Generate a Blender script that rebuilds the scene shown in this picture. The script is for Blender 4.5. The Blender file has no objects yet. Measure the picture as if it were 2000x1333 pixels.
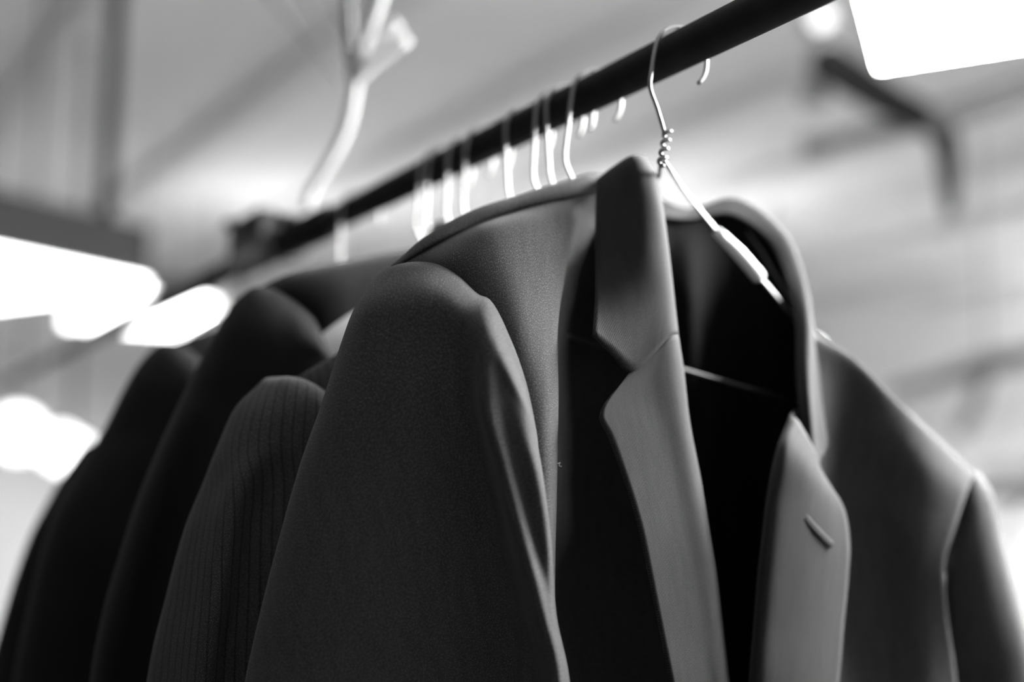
import bpy, math, random
import numpy as np
from mathutils import Vector, Matrix
random.seed(7)
S = bpy.context.scene
COL = S.collection

# ------------------------------------------------------------------ camera
FPX = 2778.0                       # focal length in pixels of the 2000x1333 frame
CAM = np.array([0.0, 0.0, 1.45])
up_c = np.array([0.0133, 0.990, 0.1406]); up_c /= np.linalg.norm(up_c)   # world up seen in camera axes (right, up, forward)
ey_c = np.array([0, 0, 1.0]) - up_c[2] * up_c; ey_c /= np.linalg.norm(ey_c)
ex_c = np.cross(up_c, ey_c); ex_c /= np.linalg.norm(ex_c)
if ex_c[0] < 0: ex_c = -ex_c
R = np.array([ex_c, ey_c, up_c])   # camera axes -> world
cd = bpy.data.cameras.new('camera'); cam = bpy.data.objects.new('camera', cd); COL.objects.link(cam)
right, upv, fwd = R[:, 0], R[:, 1], R[:, 2]
cam.matrix_world = Matrix(((right[0], upv[0], -fwd[0], CAM[0]), (right[1], upv[1], -fwd[1], CAM[1]),
                           (right[2], upv[2], -fwd[2], CAM[2]), (0, 0, 0, 1)))
cd.sensor_width = 36.0; cd.lens = 36.0 * FPX / 2000.0
cd.clip_start = 0.02; cd.clip_end = 60
cd.dof.use_dof = True; cd.dof.focus_distance = 0.772; cd.dof.aperture_fstop = 2.1
S.camera = cam
# ------------------------------------------------------------------ world, exposure
W = bpy.data.worlds.new('world'); S.world = W; W.use_nodes = True
W.node_tree.nodes['Background'].inputs[0].default_value = (1, 1, 1, 1)
W.node_tree.nodes['Background'].inputs[1].default_value = 0.05
S.view_settings.view_transform = 'Standard'; S.view_settings.look = 'None'
S.view_settings.gamma = 1.0; S.view_settings.use_curve_mapping = False
S.view_settings.exposure = 0.0

# ------------------------------------------------------------------ geometry helpers
def ray(px, py):
    return R @ np.array([(px - 1000.0) / FPX, (666.5 - py) / FPX, 1.0])
def at(px, py, d):                 # point at a given depth
    return CAM + ray(px, py) * d
def on_height(px, py, h):          # point at a given height above the camera
    r = ray(px, py); return CAM + r * (h / r[2])
def nrm(v): return v / np.linalg.norm(v)
UP = np.array([0, 0, 1.0])
rail_dir = nrm(R @ np.array([-1603.0, -373.0, 2778.0])); rail_dir[2] = 0; rail_dir = nrm(rail_dir)
NF = -rail_dir                     # the way the jackets face
HD = np.cross(UP, NF)              # along the hangers, from the near shoulder to the far one
if HD @ right < 0: HD = -HD
RAIL0 = at(1280, 122, 0.86)
RAIL_R = 0.0118

class Plane:                       # the plane a jacket hangs in
    def __init__(s, px, py, d): s.T = at(px, py, d)
    def __call__(s, px, py, o=0.0):
        r = ray(px, py); k = (o + NF @ (s.T - CAM)) / (NF @ r)
        return CAM + r * k
    def loc(s, x, o, z): return s.T + HD * x + NF * o + UP * z

def _hermite(P, n, closed):        # P: (k, ..., 3) points, non-uniform Catmull-Rom
    P = np.asarray(P, float); k = len(P)
    if closed: Q = np.concatenate([P[-1:], P, P[:2]])
    else: Q = np.concatenate([2 * P[:1] - P[1:2], P, 2 * P[-1:] - P[-2:-1]])
    d = np.sqrt(np.maximum(np.linalg.norm(np.diff(Q, axis=0), axis=-1), 1e-7))
    out = []
    for i in range(1, len(Q) - 2):
        p0, p1, p2, p3 = Q[i-1], Q[i], Q[i+1], Q[i+2]
        a, b, c = d[i-1][..., None], d[i][..., None], d[i+1][..., None]
        m1 = ((p1 - p0) / a - (p2 - p0) / (a + b) + (p2 - p1) / b) * b
        m2 = ((p2 - p1) / b - (p3 - p1) / (b + c) + (p3 - p2) / c) * b
        for t in np.linspace(0, 1, n, endpoint=False):
            out.append((2*t**3-3*t**2+1)*p1 + (t**3-2*t**2+t)*m1 + (-2*t**3+3*t**2)*p2 + (t**3-t**2)*m2)
    if not closed: out.append(P[-1])
    return np.array(out)

def link(name, me, mat, parent=None):
    o = bpy.data.objects.new(name, me); COL.objects.link(o)
    if mat: me.materials.append(mat)
    if parent: o.parent = parent; o.matrix_parent_inverse = parent.matrix_world.inverted()
    return o
def mesh_from(name, V, F, smooth=True, uv=None):
    me = bpy.data.meshes.new(name)
    me.from_pydata([tuple(v) for v in V], [], F); me.update()
    if smooth: me.polygons.foreach_set('use_smooth', [True] * len(me.polygons))
    if uv is not None:
        L = me.uv_layers.new(name='UVMap')
        idx = np.empty(len(me.loops), int); me.loops.foreach_get('vertex_index', idx)
        L.data.foreach_set('uv', np.asarray(uv)[idx].ravel())
    return me
def surf(name, rows, mat, parent, nu=6, nv=6, closed=False, thick=0.0012, wob=0.0, seed=0):
    """a cloth surface through a grid of control points (rows down, columns across)"""
    G = np.array(rows, float)                                  # (r, c, 3)
    G = _hermite(np.swapaxes(G, 0, 1), nu, closed)             # (C, r, 3)
    G = _hermite(np.swapaxes(G, 0, 1), nv, False)              # (Rr, C, 3)
    nr, nc = G.shape[:2]
    du = np.linalg.norm(np.diff(G, axis=1), axis=-1); u = np.concatenate([np.zeros((nr, 1)), np.cumsum(du, 1)], 1)
    u = u - u[:, nc // 2:nc // 2 + 1]
    dv = np.linalg.norm(np.diff(G, axis=0), axis=-1).mean(1); v = np.concatenate([[0], np.cumsum(dv)])[:, None] * np.ones((1, nc))
    uv = np.stack([u + 3.0, v + 3.0], -1).reshape(-1, 2)
    if wob:
        rg = np.random.RandomState(seed); a = np.zeros((nr, nc))
        for _ in range(7):
            fu, fv = rg.uniform(10, 60), rg.uniform(4, 22); a += np.sin(u * fu + rg.uniform(0, 6)) * np.sin(v * fv + rg.uniform(0, 6)) / 7
        G = G + (a * wob)[..., None] * NF
    V = G.reshape(-1, 3); F = []
    for i in range(nr - 1):
        for j in range(nc if closed else nc - 1):
            k = (j + 1) % nc
            F.append((i*nc+j, i*nc+k, (i+1)*nc+k, (i+1)*nc+j))
    o = link(name, mesh_from(name, V, F, True, uv), mat, parent)
    if thick:
        m = o.modifiers.new('thickness', 'SOLIDIFY'); m.thickness = thick; m.offset = 0.0
    return o
def tube_mesh(name, path, rad, n=10, sub=6, closed=False):
    P = _hermite(path, sub, closed) if sub > 1 else np.asarray(path, float)
    k = len(P); rads = np.full(k, rad) if np.isscalar(rad) else np.interp(np.linspace(0, 1, k), np.linspace(0, 1, len(rad)), rad)
    T = np.gradient(P, axis=0); T /= np.linalg.norm(T, axis=1)[:, None]
    ref = np.array([0.31, 0.57, 0.76]); N = np.cross(T[0], ref); N /= np.linalg.norm(N)
    V, F = [], []
    for i in range(k):
        N = N - T[i] * (N @ T[i]); N /= np.linalg.norm(N); B = np.cross(T[i], N)
        for a in range(n):
            t = 2 * math.pi * a / n; V.append(P[i] + rads[i] * (math.cos(t) * N + math.sin(t) * B))
    for i in range(k - 1):
        for a in range(n):
            b = (a + 1) % n; F.append((i*n+a, i*n+b, (i+1)*n+b, (i+1)*n+a))
    F.append(tuple(range(n))[::-1]); F.append(tuple((k-1)*n + a for a in range(n)))
    return mesh_from(name, V, F)
def tube(name, path, rad, mat, parent=None, n=10, sub=6):
    return link(name, tube_mesh(name, path, rad, n, sub), mat, parent)
def box(name, c, ax, ay, az, mat, parent=None, bevel=0.0):
    """box about c with half-axes ax, ay, az"""
    V = [c + i*ax + j*ay + k*az for i in (-1, 1) for j in (-1, 1) for k in (-1, 1)]
    F = [(0,1,3,2), (4,6,7,5), (0,4,5,1), (2,3,7,6), (0,2,6,4), (1,5,7,3)]
    me = mesh_from(name, V, F, False)
    o = link(name, me, mat, parent)
    if bevel:
        m = o.modifiers.new('bevel', 'BEVEL'); m.width = bevel; m.segments = 2
    return o
def empty(name, loc, label, cat, group=None):
    o = bpy.data.objects.new(name, None); COL.objects.link(o); o.location = tuple(loc); o.empty_display_size = 0.05
    bpy.context.view_layer.update()
    tag(o, label, cat, group); return o
def tag(o, label=None, cat=None, group=None, kind=None):
    if label: o['label'] = label
    if cat: o['category'] = cat
    if group: o['group'] = group
    if kind: o['kind'] = kind
    return o

# ------------------------------------------------------------------ materials
def principled(name, col, rough=0.6, metal=0.0, sheen=0.0, spec=0.5):
    m = bpy.data.materials.new(name); m.use_nodes = True; b = m.node_tree.nodes['Principled BSDF']
    b.inputs['Base Color'].default_value = (col, col, col, 1); b.inputs['Roughness'].default_value = rough
    b.inputs['Metallic'].default_value = metal; b.inputs['Specular IOR Level'].default_value = spec
    if sheen:
        b.inputs['Sheen Weight'].default_value = sheen; b.inputs['Sheen Roughness'].default_value = 0.35
    return m
def nd(m, t, **kw):
    n = m.node_tree.nodes.new(t)
    for k, v in kw.items(): setattr(n, k, v)
    return n
def mathn(m, op, a, b=None, c=None):
    n = nd(m, 'ShaderNodeMath', operation=op); L = m.node_tree.links
    for i, x in enumerate((a, b, c)):
        if x is None: continue
        if isinstance(x, (int, float)): n.inputs[i].default_value = x
        else: L.new(x, n.inputs[i])
    return n.outputs[0]
def grey(m, val):
    c = nd(m, 'ShaderNodeCombineColor'); L = m.node_tree.links
    for i in range(3): L.new(val, c.inputs[i])
    return c.outputs[0]
def fabric(name, base, fleck=0.0, period=0.0011, herring=0.0, sheen=0.25, rough=0.85, spec=0.15, bump=0.25):
    """woven wool: diagonal twill ribs, or herringbone bands with dark stripes, with pale fibre flecks"""
    m = principled(name, base, rough, 0, sheen, spec); L = m.node_tree.links; b = m.node_tree.nodes['Principled BSDF']
    tc = nd(m, 'ShaderNodeTexCoord'); sp = nd(m, 'ShaderNodeSeparateXYZ'); L.new(tc.outputs['UV'], sp.inputs[0])
    u, v = sp.outputs[0], sp.outputs[1]
    if herring: uu = mathn(m, 'PINGPONG', u, herring)
    else: uu = u
    ph = mathn(m, 'MULTIPLY', mathn(m, 'ADD', uu, mathn(m, 'MULTIPLY', v, 0.75)), 2 * math.pi / period)
    nz = nd(m, 'ShaderNodeTexNoise'); nz.inputs['Scale'].default_value = 900; nz.inputs['Detail'].default_value = 2
    L.new(tc.outputs['UV'], nz.inputs['Vector'])
    rib = mathn(m, 'MULTIPLY_ADD', mathn(m, 'SINE', mathn(m, 'ADD', ph, mathn(m, 'MULTIPLY', nz.outputs[0], 3.0))), 0.5, 0.5)
    n2 = nd(m, 'ShaderNodeTexNoise'); n2.inputs['Scale'].default_value = 1500; n2.inputs['Detail'].default_value = 1
    L.new(tc.outputs['UV'], n2.inputs['Vector'])
    fl = mathn(m, 'POWER', mathn(m, 'MAXIMUM', mathn(m, 'MULTIPLY_ADD', n2.outputs[0], 3.2, -1.35), 0.0), 2.0)
    n3 = nd(m, 'ShaderNodeTexNoise'); n3.inputs['Scale'].default_value = 55; n3.inputs['Detail'].default_value = 4
    mp = nd(m, 'ShaderNodeMapping'); mp.inputs['Scale'].default_value = (4.0, 0.7, 1); L.new(tc.outputs['UV'], mp.inputs[0]); L.new(mp.outputs[0], n3.inputs['Vector'])
    val = mathn(m, 'ADD', mathn(m, 'MULTIPLY_ADD', rib, 0.75, 0.55), mathn(m, 'MULTIPLY', fl, fleck))
    val = mathn(m, 'MULTIPLY', val, mathn(m, 'MULTIPLY_ADD', n3.outputs[0], 0.5, 0.75))
    if herring:
        st = mathn(m, 'PINGPONG', u, herring)                       # dark stripe where the bands meet
        st = mathn(m, 'SMOOTH_MIN', mathn(m, 'DIVIDE', st, herring * 0.25), 1.0, 0.1)
        val = mathn(m, 'MULTIPLY', val, mathn(m, 'MULTIPLY_ADD', st, 0.6, 0.4))
    val = mathn(m, 'MULTIPLY', val, base)
    L.new(grey(m, val), b.inputs['Base Color'])
    bp = nd(m, 'ShaderNodeBump'); bp.inputs['Strength'].default_value = bump; bp.inputs['Distance'].default_value = 0.0004
    L.new(mathn(m, 'ADD', rib, mathn(m, 'MULTIPLY', n2.outputs[0], 0.7)), bp.inputs['Height']); L.new(bp.outputs[0], b.inputs['Normal'])
    return m
def noisy(name, lo, hi, scale, rough=0.8, stretch=(1, 1, 1), bump=0.0):
    m = principled(name, hi, rough); L = m.node_tree.links; b = m.node_tree.nodes['Principled BSDF']
    tc = nd(m, 'ShaderNodeTexCoord'); mp = nd(m, 'ShaderNodeMapping'); mp.inputs['Scale'].default_value = stretch
    nz = nd(m, 'ShaderNodeTexNoise'); nz.inputs['Scale'].default_value = scale; nz.inputs['Detail'].default_value = 5
    L.new(tc.outputs['Object'], mp.inputs[0]); L.new(mp.outputs[0], nz.inputs['Vector'])
    rp = nd(m, 'ShaderNodeMapRange'); rp.inputs['From Min'].default_value = 0.3; rp.inputs['From Max'].default_value = 0.7
    rp.inputs['To Min'].default_value = lo; rp.inputs['To Max'].default_value = hi
    L.new(nz.outputs[0], rp.inputs[0]); L.new(grey(m, rp.outputs[0]), b.inputs['Base Color'])
    if bump:
        bp = nd(m, 'ShaderNodeBump'); bp.inputs['Strength'].default_value = bump; L.new(nz.outputs[0], bp.inputs['Height']); L.new(bp.outputs[0], b.inputs['Normal'])
    return m
def emit(name, strength):
    m = bpy.data.materials.new(name); m.use_nodes = True; nt = m.node_tree
    nt.nodes.remove(nt.nodes['Principled BSDF']); e = nt.nodes.new('ShaderNodeEmission')
    e.inputs[0].default_value = (1, 1, 1, 1); e.inputs[1].default_value = strength
    nt.links.new(e.outputs[0], nt.nodes['Material Output'].inputs[0]); return m

M_lamp = emit('lamp_diffuser', 110.0)
M_upfill = emit('added_uplight_strip', 30.0)  # added glow on top of the housings, lights the ceiling
M_upfill2 = emit('added_dim_uplight', 6.5)
M_fill2 = emit('fill_diffuser_left', 36.0)
M_fill = emit('fill_diffuser', 30.0)  # for the added fill lamps out of sight
M_wool = fabric('charcoal_twill_wool', 0.047, 3.0, 0.0012, 0, 0.10)
M_lap = fabric('charcoal_lapel_facing', 0.034, 0.6, 0.0012, 0, 0.06, 0.85, 0.1)
M_herr = fabric('herringbone_stripe_wool', 0.045, 2.5, 0.0013, 0.0032, 0.12)
M_black = fabric('black_wool', 0.012, 0.4, 0.0012, 0, 0.05)
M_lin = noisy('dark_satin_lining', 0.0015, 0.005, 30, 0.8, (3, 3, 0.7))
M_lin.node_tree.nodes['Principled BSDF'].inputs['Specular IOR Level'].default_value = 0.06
M_wire = principled('galvanised_wire', 0.36, 0.45, 1.0)
M_wire_shade = principled('shaded_wire', 0.12, 0.5, 1.0)  # wire colour darkened to stand in for shade on the bottom bar
M_white = principled('plain_white', 0.8, 0.4)
M_rail = noisy('black_painted_steel', 0.010, 0.016, 60, 0.6)
M_rail.node_tree.nodes['Principled BSDF'].inputs['Specular IOR Level'].default_value = 0.25
M_dark = principled('dark_grey_metal', 0.06, 0.5)
M_cord = principled('pale_cord', 0.5, 0.7)
M_ceil = noisy('painted_ceiling', 0.74, 0.82, 1.3, 0.9)
M_beam = noisy('painted_joist', 0.62, 0.7, 2.0, 0.9)
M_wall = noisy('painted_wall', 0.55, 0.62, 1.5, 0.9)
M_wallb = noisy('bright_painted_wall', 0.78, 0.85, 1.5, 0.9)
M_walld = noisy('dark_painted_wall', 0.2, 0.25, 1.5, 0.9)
M_floor = noisy('concrete_floor', 0.08, 0.13, 3.0, 0.7)
M_grey = principled('grey_conduit', 0.22, 0.5)
M_glow = emit('lamp_globe', 4.0)
M_shirt = noisy('white_cotton', 0.8, 0.88, 40, 0.9)
M_carton = noisy('pale_card', 0.5, 0.6, 8, 0.9)
M_spot = emit('spot_lens', 2.2)
M_far = emit('distant_diffuser', 12.0)
M_thread = principled('seam_thread', 0.006, 0.9)

# ------------------------------------------------------------------ the room
A2 = nrm(np.array([0.50, 0.866, 0])); B2 = np.array([A2[1], -A2[0], 0])    # room axes: depth, right
ZC = 3.0
def rp(b, a, z): return B2 * b + A2 * a + UP * z
def quad(name, pts, mat, parent=None, kind='structure', label=None, thick=0.1, inward=None):
    c = sum(pts) / len(pts)
    V = list(pts) + [p - inward * thick for p in pts]
    F = [(0,1,2,3), (7,6,5,4), (0,4,5,1), (1,5,6,2), (2,6,7,3), (3,7,4,0)]
    o = link(name, mesh_from(name, V, F, False), mat, parent); tag(o, label, None, None, kind); return o
B0, B1, A0, A1 = -6.0, 5.0, -3.0, 9.0
quad('floor', [rp(B0,A0,0), rp(B1,A0,0), rp(B1,A1,0), rp(B0,A1,0)], M_floor, None, 'structure', 'grey concrete floor below the rack', inward=UP)
ceil = quad('ceiling', [rp(B0,A0,ZC), rp(B0,A1,ZC), rp(B1,A1,ZC), rp(B1,A0,ZC)], M_ceil, None, 'structure', 'pale painted ceiling crossed by shallow joists', inward=-UP)
quad('wall_back', [rp(B0,A1,0), rp(B1,A1,0), rp(B1,A1,ZC), rp(B0,A1,ZC)], M_wallb, None, 'structure', 'pale painted wall far behind the jackets', inward=-A2)
quad('wall_front', [rp(B0,A0,0), rp(B0,A0,ZC), rp(B1,A0,ZC), rp(B1,A0,0)], M_walld, None, 'structure', 'dark painted wall behind the viewer', inward=A2)
quad('wall_left', [rp(B0,A0,0), rp(B0,A1,0), rp(B0,A1,ZC), rp(B0,A0,ZC)], M_wall, None, 'structure', 'pale painted wall on the left', inward=B2)
quad('wall_right', [rp(B1,A0,0), rp(B1,A0,ZC), rp(B1,A1,ZC), rp(B1,A1,0)], M_wall, None, 'structure', 'pale painted wall on the right', inward=-B2)
for k in range(15):                                             # shallow joists, running the way of the rail
    c = rp(-0.5, 3.0, ZC - 0.02) + HD * (k - 7) * 0.72
    lo, hi = -9.0, 9.0
    for w0, w1, ax_, sg in ((B0, B1, B2, 1), (A0, A1, A2, 1)):         # clip to the room
        q, r_ = c @ ax_, rail_dir @ ax_
        if abs(r_) > 1e-6:
            t0, t1 = sorted(((w0 + .02 - q) / r_, (w1 - .02 - q) / r_)); lo, hi = max(lo, t0), min(hi, t1)
    if hi - lo > 0.6: box('joist', c + rail_dir * (lo + hi) / 2, rail_dir * (hi - lo - .1) / 2, HD * 0.06, UP * 0.02, M_beam, ceil)

# ------------------------------------------------------------------ light fixtures
def fixture(corner, ax, ay, L, Wd, h, label, rods=(), lens=0.016, up=True, rod_r=0.008, lamp=None):
    """a hanging box lamp: white lens under a dark housing, an added unseen strip on top to brighten the ceiling; corner = one lower corner"""
    c = corner + ax * L / 2 + ay * Wd / 2
    t = empty('hanging_light', c, label, 'light', 'hanging box lights of the room')
    box('diffuser', c + UP * lens / 2, ax * (L / 2 - 0.004), ay * (Wd / 2 - 0.004), UP * lens / 2, lamp or M_lamp, t)
    box('housing', c + UP * (lens + 0.002 + h / 2), ax * L / 2, ay * Wd / 2, UP * h / 2, M_dark, t, 0.004)
    if up: box('ceiling_fill', c + UP * (lens + h + 0.012), ax * (L / 2 - 0.05), ay * (Wd / 2 - 0.12), UP * 0.009, M_upfill if up is True else up, t)  # added strip, unseen from below, brightens the ceiling
    for s in rods:
        p = corner + ax * L * s[0] + ay * Wd * s[1]
        tube('rod', [np.array([p[0], p[1], corner[2] + lens + h]), np.array([p[0], p[1], ZC])], rod_r, M_rail, t, 10, 1)
    return t
# left fixture: near edge runs from the left frame edge to the right end behind the rail
e0, e1 = on_height(-220, 457, 0.55), on_height(292, 563, 0.55)
ax = e1 - e0; L1 = np.linalg.norm(ax[:2]); ax = nrm(np.array([ax[0], ax[1], 0])); ay = np.array([-ax[1], ax[0], 0])
if ay @ A2 < 0: ay = -ay
rodp = on_height(182, 553, 0.55); s0 = (rodp - e0) @ ax / L1
fixture(e0, ax, ay, L1, 0.55, 0.12, 'long white box light hanging left of the jackets under a dark rod', [(s0, 0.06)], up=False, rod_r=0.017, lamp=M_far)
# right fixture: far left corner at the pixel given, going right and towards the viewer
c0 = on_height(1712, 136, 0.62)
bx = nrm(np.array([0.87, -0.493, 0])); by = -nrm(np.array([0.33, 0.944, 0]))
fixture(c0, bx, by, 1.3, 0.45, 0.03, 'bright box light hanging at the upper right of the rail', [(0.1, 0.1), (0.9, 0.1)], 0.08)
# a smaller one seen below the rail
g0, g1 = on_height(176, 578, 0.8), on_height(424, 598, 0.8)
ax = g1 - g0; L3 = np.linalg.norm(ax[:2]); ax = nrm(np.array([ax[0], ax[1], 0])); ay = np.array([-ax[1], ax[0], 0])
if ay @ A2 < 0: ay = -ay
fixture(g0, ax, ay, L3, 0.7, 0.06, 'distant box light seen just below the rail on the left', [(0.5, 0.5)], up=False, rod_r=0.003, lamp=M_far)
# added lamps out of sight, to brighten the ceiling and back wall
fixture(np.array([-0.1, 6.0, 2.28]), np.array([1.0, 0, 0]), np.array([0, 1.0, 0]), 1.4, 0.6, 0.05, 'added fill light hidden far behind the front jacket', [(0.1, 0.5), (0.9, 0.5)], lamp=M_fill, up=M_upfill2)
fixture(np.array([-1.45, 6.0, 2.28]), np.array([1.0, 0, 0]), np.array([0, 1.0, 0]), 0.9, 0.6, 0.05, 'added fill light hidden far behind the black jackets', [(0.1, 0.5), (0.9, 0.5)], lamp=M_fill2, up=M_upfill2, rod_r=0.003)
fixture(np.array([3.15, 7.0, 2.3]), B2, A2, 1.5, 0.6, 0.05, 'added unseen fill light in the far right corner', [(0.1, 0.5), (0.9, 0.5)], lamp=M_fill)
fixture(np.array([3.3, 4.6, 2.45]), B2, A2, 1.5, 0.6, 0.05, 'added unseen fill light by the right wall', [(0.1, 0.5), (0.9, 0.5)], lamp=M_fill)

# ------------------------------------------------------------------ the rail
def rail_at(px):                                                # the rail point seen at image column px
    n_ = np.cross(ray(px, 0), ray(px, 1000)); k = (n_ @ (CAM - RAIL0)) / (n_ @ rail_dir); return RAIL0 + rail_dir * k
rail = empty('garment_rail', rail_at(600), 'black steel garment rail running across the picture above the jackets', 'rail')
tube('pipe', [RAIL0 - rail_dir * 0.55, RAIL0 + rail_dir * 2.6], RAIL_R, M_rail, rail, 24, 1)
tube('coupling', [rail_at(640), rail_at(470)], RAIL_R * 1.35, M_rail, rail, 24, 1)
cp = rail_at(492)
box('clamp_block', cp + UP * 0.024, rail_dir * 0.045, HD * 0.013, UP * 0.022, M_rail, rail, 0.006)
tube('clamp_bolt', [cp + UP * 0.034 - HD * 0.03, cp + UP * 0.034 + HD * 0.025], 0.006, M_dark, rail, 10, 1)
tube('clamp_bolt', [rail_at(590) + UP * 0.012 - HD * 0.026, rail_at(590) + UP * 0.012 + HD * 0.024], 0.006, M_dark, rail, 10, 1)
tube('clamp_ring', [rail_at(566) + RAIL_R * 1.6 * (math.cos(t) * HD + math.sin(t) * UP) for t in np.linspace(0, 2 * math.pi, 17)], 0.003, M_dark, rail, 8, 2)

# ------------------------------------------------------------------ hangers
def hanger(px, label, tilt, path=None, half=0.12, twistlen=0.088, glint=None, group='wire hangers on the rail'):
    """hook over the rail, twisted neck, two arms and a bottom bar; path = (near arm, far arm, bar) for one bent inside a jacket"""
    c0 = rail_at(px); t_ = math.radians(tilt)
    ux = HD * math.cos(t_) - UP * math.sin(t_); uz = UP * math.cos(t_) + HD * math.sin(t_)
    def P(x, z): return c0 + ux * x + uz * z
    r_h = 0.0185; zc = RAIL_R + 0.0012 - r_h; wr = 0.00125
    t = empty('wire_hanger', P(0, -0.18), label, 'hanger', group)
    arc = [P(r_h * math.cos(a), zc + r_h * math.sin(a)) for a in np.radians(np.linspace(-35, 182, 14))]
    k_ = twistlen - 0.066; stem = [P(-r_h * 0.99, zc - 0.014 - k_ * .6), P(-r_h * 0.93, zc - 0.026 - k_), P(-r_h * 0.55, zc - 0.036 - k_), P(-0.001, -twistlen + 0.010)]
    tube('hook', arc + stem, wr, M_wire, t, 8, 3)
    tw = [P(0.0019 * math.cos(a), -twistlen + 0.014 - 0.022 * i / 24) + NF * 0.0019 * math.sin(a) for i, a in enumerate(np.linspace(0, 8 * math.pi, 25))]
    tube('twist', tw, wr, M_wire, t, 8, 2)
    zt = -twistlen - 0.004; zb = zt - half * 0.56
    if path is None:
        near, far = ([P(s*0.03, zt-0.014), P(s*half*0.6, zt-half*0.31), P(s*half*0.95, zt-half*0.5), P(s*half, zb), P(s*half*0.95, zb-0.002)] for s in (-1, 1))
        bar = [near[-1], P(0, zb - 0.001), far[-1]]
    else: near, far, bar = path
    tube('arm', [P(0, zt)] + list(near), wr, M_wire, t, 8, 4)
    tube('arm', [P(0, zt)] + list(far), wr, M_wire, t, 8, 4)
    tube('bottom_bar', bar, wr, M_wire_shade, t, 8, 4)
    if glint: tube('arm_glint', glint, [0.0032, 0.0044, 0.0046], M_white, t, 10, 4)  # white tube standing in for a glint on the arm wire
    return t

# ------------------------------------------------------------------ jackets
def ring(pl, vis, back, lean=0.0, fold=None):
    """one closed ring of a sleeve: visible points left to right, then the hidden back at offset `back`"""
    vis = [(x, y, o - (lean if fold is None or i < fold else lean * 0.55) * min(max((y - 700) / 633, 0), 1)) for i, (x, y, o) in enumerate(vis)]       # the sleeve hangs back under its head
    back = back - 0.5 * lean * min(max((vis[0][1] - 700) / 633, 0), 1)
    v = [pl(*p) for p in vis]; L_, R_ = vis[0], vis[-1]
    hid = []
    for f, g in ((0.12, 0.55), (0.38, 1.0), (0.65, 1.0), (0.9, 0.55)):
        px = R_[0] + (L_[0] - R_[0]) * f; py = R_[1] + (L_[1] - R_[1]) * f
        o = (R_[2] + (L_[2] - R_[2]) * f) * (1 - g) + back * g
        hid.append(pl(px, py, o))
    return v + hid
def grid(pl, rows): return [[pl(*p) for p in r] for r in rows]

# ---- front jacket (hero)
PA = Plane(820, 520, 0.80)
hanger(1333, 'wire hanger inside the front charcoal jacket, its hook nearest the viewer', 12, twistlen=0.066, path=
       ([PA(1262, 372, -.018), PA(1100, 425, -.022), PA(960, 470, -.022), PA(880, 530, -.020), PA(875, 560, -.018), PA(900, 585, -.018)],
        [PA(1345, 384, -.012), PA(1396, 447, -.014), PA(1486, 545, -.018), PA(1590, 668, -.022), PA(1700, 790, -.014), PA(1716, 815, -.014), PA(1690, 815, -.014)],
        [PA(900, 585, -.018), PA(1100, 655, -.022), PA(1325, 719, -.024), PA(1425, 748, -.026), PA(1560, 785, -.022), PA(1690, 815, -.014)]),
       glint=[PA(1400, 452, -.013), PA(1442, 494, -.015), PA(1484, 543, -.017)])
jA = empty('suit_jacket', PA(1200, 2500, 0), 'charcoal twill suit jacket at the front of the rail, its open lapels showing', 'jacket', 'suit jackets on the rail')
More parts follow.
